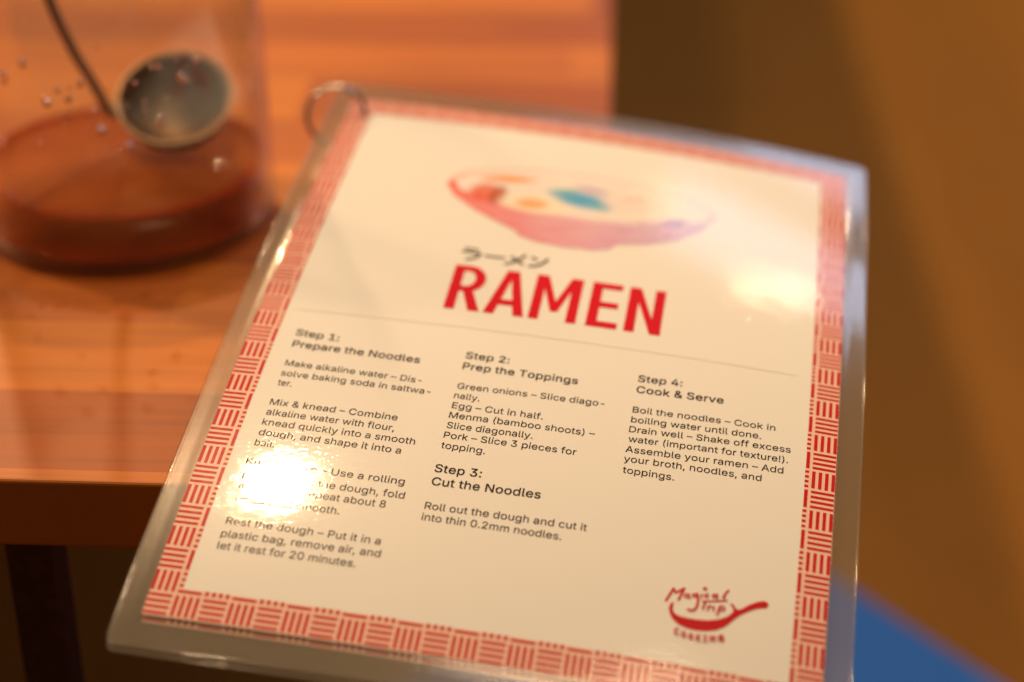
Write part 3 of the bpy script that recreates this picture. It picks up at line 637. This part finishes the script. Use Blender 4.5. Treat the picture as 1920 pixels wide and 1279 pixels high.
CAP_HEIGHT = 3.05
_glyph_cache = {}
def glyph_quads(ch, bold):
    """fill the contours (non-zero winding) with horizontal bands of trapezoids"""
    key = (ch, bold)
    if key in _glyph_cache: return _glyph_cache[key]
    adv, cons = GLYPHS[ch]
    shifts = [(-9, -5), (9, -5), (-9, 5), (9, 5)] if bold else [(-2, 0), (2, 0)]
    edges, ys = [], set()
    for sx, sy in shifts:
        for c in cons:
            p = [(c[i] + sx, c[i + 1] + sy) for i in range(0, len(c), 2)]
            for a, b in zip(p, p[1:] + p[:1]):
                if a[1] != b[1]: edges.append((a, b) + ((1,) if a[1] < b[1] else (-1,)))
                ys.add(a[1])
    # crossings of edges also end a band
    for i in range(len(edges)):
        (x1, y1), (x2, y2), _ = edges[i]
        for j in range(i):
            (x3, y3), (x4, y4), _ = edges[j]
            den = (x2 - x1) * (y4 - y3) - (y2 - y1) * (x4 - x3)
            if den == 0: continue
            t = ((x3 - x1) * (y4 - y3) - (y3 - y1) * (x4 - x3)) / den
            s = ((x3 - x1) * (y2 - y1) - (y3 - y1) * (x2 - x1)) / den
            if 0 < t < 1 and 0 < s < 1: ys.add(round(y1 + t * (y2 - y1), 1))
    ys = sorted(ys); quads = []
    for a, b in zip(ys[:-1], ys[1:]):
        if b - a < 0.3: continue
        m = (a + b) / 2; hits = []
        for p, q, d in edges:
            lo, hi = (p, q) if p[1] < q[1] else (q, p)
            if lo[1] <= m < hi[1]:
                f = lambda y: lo[0] + (hi[0] - lo[0]) * (y - lo[1]) / (hi[1] - lo[1])
                hits.append((f(m), f(a), f(b), d))
        hits.sort(); w = 0
        for h in hits:
            if w == 0: start = h
            w += h[3]
            if w == 0 and h[0] - start[0] > 0.2: quads.append(((start[1], a), (h[1], a), (h[2], b), (start[2], b)))
    _glyph_cache[key] = (adv + (10 if bold else 0), quads)
    return _glyph_cache[key]

def glyph_line(txt, bold):
    """quads of one line of lettering, pen starting at x = 0"""
    pen, vs, fs = 0.0, [], []
    for ch in txt:
        if ch == " ":
            pen += GLYPH_SPACE; continue
        adv, quads = glyph_quads(ch, bold)
        for q in quads:
            base = len(vs)
            vs += [(pen + x, y) for x, y in q]
            fs.append((base, base + 1, base + 2, base + 3))
        pen += adv
    return vs, fs

def text_lines(name, rows, mat, parent):
    """rows: (text, bold, x0, y0, x1, y1) baselines in millimetres"""
    verts, faces = [], []
    for t, b, x0, y0, x1, y1 in rows:
        vs, fs = glyph_line(t, b)
        lo, hi = min(v[0] for v in vs), max(v[0] for v in vs)
        k = (x1 - x0) / (hi - lo)
        ky = CAP_HEIGHT * (1.12 if b else 0.95) / 509.0
        base = len(verts)
        for vx, vy in vs:
            s = (vx - lo) * k
            verts.append(S(x0 + s, y0 + (y1 - y0) * s / (x1 - x0) + vy * ky, 0.12))
        faces += [tuple(base + i for i in f) for f in fs]
    return mesh_obj(name, verts, faces, mat, parent)

def fill_poly(verts, faces, pts, h):
    base = len(verts)
    for x, y in pts: verts.append(S(x, y, h))
    for t in tessellate_polygon([[Vector((x, y, 0)) for x, y in pts]]):
        faces.append(tuple(base + i for i in t))

def stroke(verts, faces, pts, w, h):
    """brush stroke along pts, width w, round ends"""
    for (ax, ay), (bx, by) in zip(pts[:-1], pts[1:]):
        dx, dy = bx - ax, by - ay; l = math.hypot(dx, dy)
        if l < 1e-6: continue
        a0 = math.atan2(dy, dx)
        poly = [(bx + w / 2 * math.cos(a0 - math.pi / 2 + math.pi * i / 6), by + w / 2 * math.sin(a0 - math.pi / 2 + math.pi * i / 6)) for i in range(7)]
        poly += [(ax + w / 2 * math.cos(a0 + math.pi / 2 + math.pi * i / 6), ay + w / 2 * math.sin(a0 + math.pi / 2 + math.pi * i / 6)) for i in range(7)]
        base = len(verts)
        for x, y in poly: verts.append(S(x, y, h))
        faces.append(tuple(range(base, base + len(poly))))
        h += 0.0015
    return h

def smooth_path(pts, n=6):
    out = []
    for i in range(len(pts) - 1):
        p0, p1, p2, p3 = pts[max(i - 1, 0)], pts[i], pts[i + 1], pts[min(i + 2, len(pts) - 1)]
        for k in range(n):
            t = k / n
            out.append(tuple(0.5 * (2 * p1[c] + (p2[c] - p0[c]) * t + (2 * p0[c] - 5 * p1[c] + 4 * p2[c] - p3[c]) * t * t + (3 * p1[c] - p0[c] - 3 * p2[c] + p3[c]) * t ** 3) for c in (0, 1)))
    out.append(tuple(pts[-1]))
    return out

def build_title(parent):
    x0, y0, H = 65.6, 152.5, 26.8
    verts, faces = [], []
    def P(pts): fill_poly(verts, faces, [(x0 + x, y0 + y) for x, y in pts], 0.12)
    s = 3.9
    # R : stem, bowl ring, leg
    P([(0, 0), (s, 0), (s, H), (0, H)])
    n = 16; cyc = 18.9; ro, ri = 7.9, 4.6
    outer = [(6.0 + 6.6 * math.cos(a), cyc + ro * math.sin(a)) for a in [math.pi / 2 - math.pi * i / n for i in range(n + 1)]]
    inner = [(5.8 + 2.9 * math.cos(a), cyc + ri * math.sin(a)) for a in [-math.pi / 2 + math.pi * i / n for i in range(n + 1)]]
    P([(s, cyc + ro)] + outer + [(s, cyc - ro)] + [(s, cyc - ri)] + inner + [(s, cyc + ri)])
    P([(5.2, 11.4), (9.0, 0), (13.2, 0), (9.0, 11.9)])
    # A
    P([(14.5, 0), (18.4, 0), (19.7, 6.0), (24.2, 6.0), (25.5, 0), (29.4, 0), (24.3, H), (19.7, H)][0:0] or
      [(14.5, 0), (18.4, 0), (22.0, 21.2), (25.5, 0), (29.4, 0), (24.3, H), (19.7, H)])
    P([(19.35, 5.6), (24.6, 5.6), (24.05, 9.0), (19.93, 9.0)])
    # M
    P([(31.0, 0), (34.7, 0), (34.7, 18.6), (38.4, 5.4), (41.0, 5.4), (44.6, 18.6), (44.6, 0), (48.4, 0), (48.4, H), (44.0, H), (39.7, 11.6), (35.4, H), (31.0, H)])
    # E
    P([(51.9, 0), (63.3, 0), (63.3, 3.5), (55.8, 3.5), (55.8, 11.8), (62.5, 11.8), (62.5, 15.2), (55.8, 15.2), (55.8, 23.3), (63.1, 23.3), (63.1, H), (51.9, H)])
    # N
    P([(65.8, 0), (69.6, 0), (69.6, 18.0), (75.2, 0), (79.1, 0), (79.1, H), (75.3, H), (75.3, 9.0), (69.9, H), (65.8, H)])
    return mesh_obj("title_lettering", verts, faces, M_TITLE, parent)

def build_katakana(parent):
    verts, faces = [], []
    h = 0.12
    w = 1.05
    for pts in ([(67.3, 190.4), (72.0, 190.1)], smooth_path([(66.5, 188.2), (73.0, 187.7), (72.2, 185.6), (70.6, 184.1), (68.6, 183.3)]),
                [(75.4, 187.0), (82.4, 186.8)],
                smooth_path([(90.0, 190.2), (88.2, 187.2), (86.2, 185.0), (83.6, 183.2)]), [(85.2, 188.2), (89.8, 184.4)],
                [(92.8, 189.4), (94.6, 188.4)], smooth_path([(92.6, 183.6), (95.2, 184.6), (97.2, 186.6), (98.6, 189.4)])):
        h = stroke(verts, faces, pts, w, h) + 0.002
    return mesh_obj("katakana_lettering", verts, faces, M_INK, parent)

def build_bowl_art(parent):
    """watercolour noodle bowl printed at the head of the sheet"""
    PAPER = Vector((0.80, 0.795, 0.77))
    cx, cy, rx, ry = 105.6, 236.5, 53.6, 18.5
    prof = [(52.0, 234), (56, 226), (64, 219), (74, 211.5), (83.5, 206.3), (85.2, 203.2), (92, 200.4), (103, 199), (114, 199.4), (120.5, 201.6), (123, 205.8), (134, 208.6), (145, 214.5), (154, 224), (159.2, 236.5)]
    def low(x):
        for (a, b), (c, d) in zip(prof[:-1], prof[1:]):
            if a <= x <= c: return b + (d - b) * (x - a) / (c - a)
        return 999
    def blob(x, y, bx, by, sx, sy, rot=0.0, soft=0.45):
        c, s = math.cos(rot), math.sin(rot)
        dx, dy = x - bx, y - by
        d = math.hypot((dx * c + dy * s) / sx, (-dx * s + dy * c) / sy)
        return max(0.0, min(1.0, (1.0 - d) / soft))
    rnd = random.Random(3)
    def mixc(col, c, a): return col * (1 - a) + Vector(c) * a
    def ink(x, y):
        col = PAPER.copy()
        t = (x - 52) / 107.0
        body_c = Vector((0.80, 0.10, 0.035)) * (1 - t) + Vector((0.52, 0.20, 0.55)) * t
        if t < 0.5: body_c = Vector((0.80, 0.07, 0.02)).lerp(Vector((0.66, 0.15, 0.33)), t * 2)
        else: body_c = Vector((0.66, 0.15, 0.33)).lerp(Vector((0.42, 0.22, 0.66)), t * 2 - 1)
        e = ((x - cx) / rx) ** 2 + ((y - cy) / ry) ** 2
        yl = low(x)
        if y > yl and e > 1 and y < cy:                       # outer wall and foot of the bowl
            a = 0.80 - 0.26 * min(1, max(0, t)) - 0.006 * max(0, y - yl - 5)
            col = mixc(col, body_c, max(0.4, a))
        if e <= 1:                                            # broth wash
            col = mixc(col, (0.80, 0.66, 0.62), 0.30)
            if e > 0.88: col = mixc(col, body_c, (0.9 if y < cy else 0.35) * max(0.25, 1 - t * 0.7))
            if y < cy - 6 and e > 0.62: col = mixc(col, body_c, 0.35 * (1 - t * 0.6))
            for (bx, by, sx, sy, ro, c, a) in (
                (75, 243, 14, 3.2, 0.15, (0.85, 0.28, 0.05), 0.9), (68, 231, 8.5, 8, 0.2, (0.70, 0.10, 0.03), 0.92), (73, 230, 4.0, 8.5, -0.15, (0.42, 0.05, 0.02), 0.9),
                (88, 227, 17, 9, 0.0, (0.86, 0.78, 0.62), 0.95), (87, 226.6, 8, 4.6, 0.1, (0.88, 0.34, 0.08), 0.85),
                (106, 234, 15, 7.0, -0.2, (0.04, 0.36, 0.70), 0.97), (98, 238.5, 8, 3.2, 0.2, (0.06, 0.42, 0.50), 0.75), (113, 230.6, 6, 2.6, -0.2, (0.10, 0.45, 0.52), 0.7),
                (109, 242.5, 9, 3.0, -0.15, (0.45, 0.28, 0.60), 0.7), (128, 236, 17, 9, 0.1, (0.82, 0.70, 0.66), 0.8), (126, 240, 6, 2, 0.4, (0.70, 0.45, 0.42), 0.5),
                (143, 227, 8, 3.4, 0.5, (0.34, 0.24, 0.62), 0.85), (135, 224, 9, 2.6, 0.1, (0.60, 0.40, 0.60), 0.5)):
                k = blob(x, y, bx, by, sx, sy, ro)
                if k: col = mixc(col, c, 0.88 * a * k)
        w = 1 + 0.08 * math.sin(x * 0.23 + 2.0 * math.sin(y * 0.31)) * math.sin(y * 0.27 + x * 0.1)
        d = PAPER - col
        return PAPER - d * w
    x0, x1, y0, y1, nx, ny = 49.0, 162.0, 197.0, 256.0, 170, 110
    verts, faces, cols = [], [], []
    keep = {}
    for j in range(ny + 1):
        for i in range(nx + 1):
            x = x0 + (x1 - x0) * i / nx; y = y0 + (y1 - y0) * j / ny
            c = ink(x, y)
            verts.append(S(x, y, 0.10)); cols.append(c)
    for j in range(ny):
        for i in range(nx):
            q = (j * (nx + 1) + i, j * (nx + 1) + i + 1, (j + 1) * (nx + 1) + i + 1, (j + 1) * (nx + 1) + i)
            if max((Vector((0.80, 0.795, 0.77)) - cols[k]).length for k in q) > 0.004: faces.append(q)
    used = sorted({k for f in faces for k in f}); idx = {k: n for n, k in enumerate(used)}
    o = mesh_obj("bowl_illustration", [verts[k] for k in used], [tuple(idx[k] for k in f) for f in faces], M_ART, parent)
    at = o.data.color_attributes.new("ink", "FLOAT_COLOR", "POINT")
    for n, k in enumerate(used): at.data[n].color = (*[max(0.0, v) for v in cols[k]], 1.0)
    return o

def build_logo(parent):
    verts, faces = [], []
    fill_poly(verts, faces, PAN_OUTLINE, 0.12)
    mesh_obj("pan_emblem", verts, faces, M_RED, parent)
    verts, faces = [], []
    h = 0.12
    for w, pts in LOGO_STROKES: h = stroke(verts, faces, pts, w * 1.35, h)
    sx, sy = LOGO_STAR
    pts = [(sx + r * math.sin(a), sy + r * math.cos(a)) for a, r in [(math.pi * i / 5, 1.05 if i % 2 == 0 else 0.5) for i in range(10)]]
    fill_poly(verts, faces, pts, 0.12)
    mesh_obj("emblem_lettering", verts, faces, M_RED, parent)

card = card_root("recipe_card")
tag(card, "laminated ramen recipe card with red basket weave border, lying uppermost over the table corner", "recipe card")
film = build_film(card)
paper = build_paper(card)
border = build_border(card)
build_bowl_art(card)
build_title(card)
build_katakana(card)
verts, faces = [], []
for i in range(30):
    xa, xb = 13.4 + 180.6 * i / 30, 13.4 + 180.6 * (i + 1) / 30
    b = len(verts)
    verts += [S(xa, 142.6, 0.12), S(xb, 142.6, 0.12), S(xb, 142.9, 0.12), S(xa, 142.9, 0.12)]
    faces.append((b, b + 1, b + 2, b + 3))
mesh_obj("rule_line", verts, faces, M_RULE, card)
blocks = (("heading", 0, 2), ("paragraph", 2, 5), ("paragraph", 5, 10), ("paragraph", 10, 14), ("paragraph", 14, 17), ("heading", 17, 19), ("paragraph", 19, 26),
          ("heading", 26, 28), ("paragraph", 28, 30), ("heading", 30, 32), ("paragraph", 32, 39))
for nm, a, b in blocks: text_lines(nm, RECIPE_LINES[a:b], M_INK, card)
build_logo(card)

under = card_root("recipe_card", (0.5, -1.9, -1.5))
tag(under, "second laminated card mostly hidden beneath the ramen recipe card", "recipe card")
for src in (film, paper, border):
    c = src.copy(); COL.objects.link(c); c.parent = under

# ---------------------------------------------------------------- binder ring through the corner of the cards
ring_c = CAM + Vector((-0.0735, 0.7436, -0.3045))
verts, faces = [], []
NR, NT = 72, 14
for i in range(NR):
    a = 2 * math.pi * i / NR
    rr = 0.0122
    for j in range(NT):
        b = 2 * math.pi * j / NT
        r = rr + 0.0010 * math.cos(b)
        verts.append((r * math.cos(a), 0.0010 * math.sin(b), r * math.sin(a)))
for i in range(NR):
    for j in range(NT):
        faces.append((i * NT + j, ((i + 1) % NR) * NT + j, ((i + 1) % NR) * NT + (j + 1) % NT, i * NT + (j + 1) % NT))
ring = mesh_obj("binder_ring", verts, faces, M_STEEL, None, True)
ring.location = ring_c
ring.rotation_euler = (R(-20), 0, R(8))
tag(ring, "small round metal binder ring through the top left corner of the laminated cards", "binder ring")

# ---------------------------------------------------------------- glass jar, broth, ladle
JC = Vector((-0.1645, 0.7445, TABLE_Z))
JW = 0.0034                                           # how much wider than a 60 mm radius
jar = empty("glass_jar", JC + Vector((0, 0, 0.0006)))
tag(jar, "clear round glass jar wet with drops, standing on the wooden table", "glass jar")
prof = [(0.0, 0.0012), (0.040, 0.0010), (0.0535, 0.0)]
for k in range(9):
    a = R(-90 + 90 * k / 8); prof.append((0.0535 + 0.0060 * math.cos(a), 0.0060 + 0.0060 * math.sin(a)))
prof += [(0.0594, 0.03), (0.0590, 0.08), (0.0585, 0.125), (0.0584, 0.150), (0.0582, 0.1525), (0.0569, 0.1535), (0.0556, 0.1525), (0.0554, 0.150), (0.0556, 0.125), (0.0560, 0.08), (0.0564, 0.03), (0.0564, 0.010)]
for k in range(1, 8):
    a = R(-90 * k / 7); prof.append((0.0524 + 0.004 * math.cos(a), 0.0075 + 0.004 * math.sin(a)))
prof += [(0.03, 0.0033), (0.0, 0.0034)]
prof = [(r + (JW if r > 0.03 else 0), z) for r, z in prof]
v, f = lathe(prof)
mesh_obj("jar_body", v, f, M_GLASS, jar, True)
rd = random.Random(11)
def wall_drop(ang, z, size, inner):
    """a bead of water stuck to the wall, flattened and running down a little"""
    bm = bmesh.new()
    bmesh.ops.create_uvsphere(bm, u_segments=12, v_segments=8, radius=1.0)
    r = (0.0557 if inner else 0.0597) + JW
    c = Vector((r * math.cos(ang), r * math.sin(ang), z))
    nrm = Vector((math.cos(ang), math.sin(ang), 0)); tan = Vector((-math.sin(ang), math.cos(ang), 0))
    st = rd.uniform(0.9, 1.7); lean = rd.uniform(-0.5, 0.5)
    for w in bm.verts:
        p = w.co
        k = 1.0 - 0.35 * max(0, p.z)
        w.co = c + tan * (p.x * size * k + lean * size * p.z) + nrm * p.y * size * 0.75 + Vector((0, 0, p.z * size * st))
    return bm
def smooth_path3(pts, n=6):
    out = []
    for i in range(len(pts) - 1):
        p0, p1, p2, p3 = pts[max(i - 1, 0)], pts[i], pts[i + 1], pts[min(i + 2, len(pts) - 1)]
        for k in range(n):
            t = k / n
            out.append(0.5 * (2 * p1 + (p2 - p0) * t + (2 * p0 - 5 * p1 + 4 * p2 - p3) * t * t + (3 * p1 - p0 - 3 * p2 + p3) * t ** 3))
    out.append(pts[-1])
    return out

for ang, z, size in DROPS:
    bm_obj("droplet", wall_drop(R(ang), z * 1e-3, size * 1.0e-3, True), M_DROP, jar, True)

# broth: a solid body just inside the glass, with a small meniscus
prof = [(0.0, 0.0037), (0.030, 0.0036), (0.0520, 0.0038)]
for k in range(1, 7):
    a = R(-90 + 90 * k / 6); prof.append((0.0520 + 0.0040 * math.cos(a), 0.0078 + 0.0040 * math.sin(a)))
prof += [(0.0559, 0.0262), (0.0552, 0.0253), (0.0535, 0.0247), (0.050, 0.0245), (0.02, 0.0245), (0.0, 0.0245)]
prof = [(r + (JW if r > 0.03 else 0), z) for r, z in prof]
v, f = lathe(prof)
nf = len(prof) - 3
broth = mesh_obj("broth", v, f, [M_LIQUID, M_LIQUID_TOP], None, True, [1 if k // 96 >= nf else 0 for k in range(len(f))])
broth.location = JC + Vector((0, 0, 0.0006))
tag(broth, "shallow pool of amber brown broth in the bottom of the glass jar", "broth")

ladle = empty("ladle", JC + Vector((0.0203, 0.0189, 0.0265)))
tag(ladle, "dull steel ladle with a round bowl, leaning inside the glass jar", "ladle")
LC = Vector((0, 0, 0.0182))
tilt = Matrix.Rotation(R(31), 3, "X")                 # opening leans towards the reader
prof = []
for k in range(13):
    a = R(-90 + 84 * k / 12); prof.append((0.0240 * math.cos(a), 0.0002 + 0.0185 * math.sin(a)))
prof += [(0.0246, 0.0), (0.0249, 0.0008), (0.0243, 0.0014), (0.0236, 0.0008)]
for k in range(12, -1, -1):
    a = R(-90 + 84 * k / 12); prof.append((0.0231 * math.cos(a), 0.0002 + 0.0176 * math.sin(a)))
v, f = lathe(prof, 72)
mesh_obj("ladle_bowl", [LC + tilt @ Vector(p) for p in v], f, M_LADLE, ladle, True)
verts, faces = [], []
for i in range(72):
    a = 2 * math.pi * i / 72
    for j in range(10):
        b2 = 2 * math.pi * j / 10
        r = 0.0243 + 0.0008 * math.cos(b2)
        verts.append(LC + tilt @ Vector((r * math.cos(a), r * math.sin(a), 0.0014 + 0.0009 * math.sin(b2))))
        faces.append((i * 10 + j, ((i + 1) % 72) * 10 + j, ((i + 1) % 72) * 10 + (j + 1) % 10, i * 10 + (j + 1) % 10))
mesh_obj("ladle_rim", verts, faces, M_RIM, ladle, True)
HP = [(-0.0015, 0.0185, 0.0415), (-0.0048, 0.0150, 0.0415), (-0.0061, 0.0089, 0.0435), (-0.0102, 0.0049, 0.0570), (-0.0166, 0.0019, 0.0734), (-0.0221, -0.0011, 0.0927), (-0.0268, -0.0031, 0.1155), (-0.0305, -0.0041, 0.1352), (-0.0410, -0.0065, 0.1900), (-0.0520, -0.0080, 0.2500)]
pts = smooth_path3([Vector(p) - Vector((0.0203, 0.0189, 0.0265)) for p in HP])
v, f = tube(pts, [0.0028 + 0.0006 * min(1, i / len(pts)) for i in range(len(pts))], 14, 0.7)
mesh_obj("ladle_handle", v, f, M_HANDLE, ladle, True)

# ---------------------------------------------------------------- blue stool low behind the card
def make_stool(loc, rz, label):
    r = empty("stool", loc); r.rotation_euler = (0, 0, R(rz))
    tag(r, label, "stool", "blue topped stools beside the table")
    bm_obj("seat", box_bm(-0.18, -0.18, 0.22, 0.18, 0.18, 0.27, 0.014, 4), M_BLUE, r, True)
    for sx in (-1, 1):
        for sy in (-1, 1):
            bm_obj("leg", box_bm(sx * 0.15 - 0.012, sy * 0.15 - 0.012, 0, sx * 0.15 + 0.012, sy * 0.15 + 0.012, 0.22), M_BLACK, r)
    return r
make_stool((0.141, 0.93, 0), 38, "low stool with a blue fabric seat on the floor right of the card")
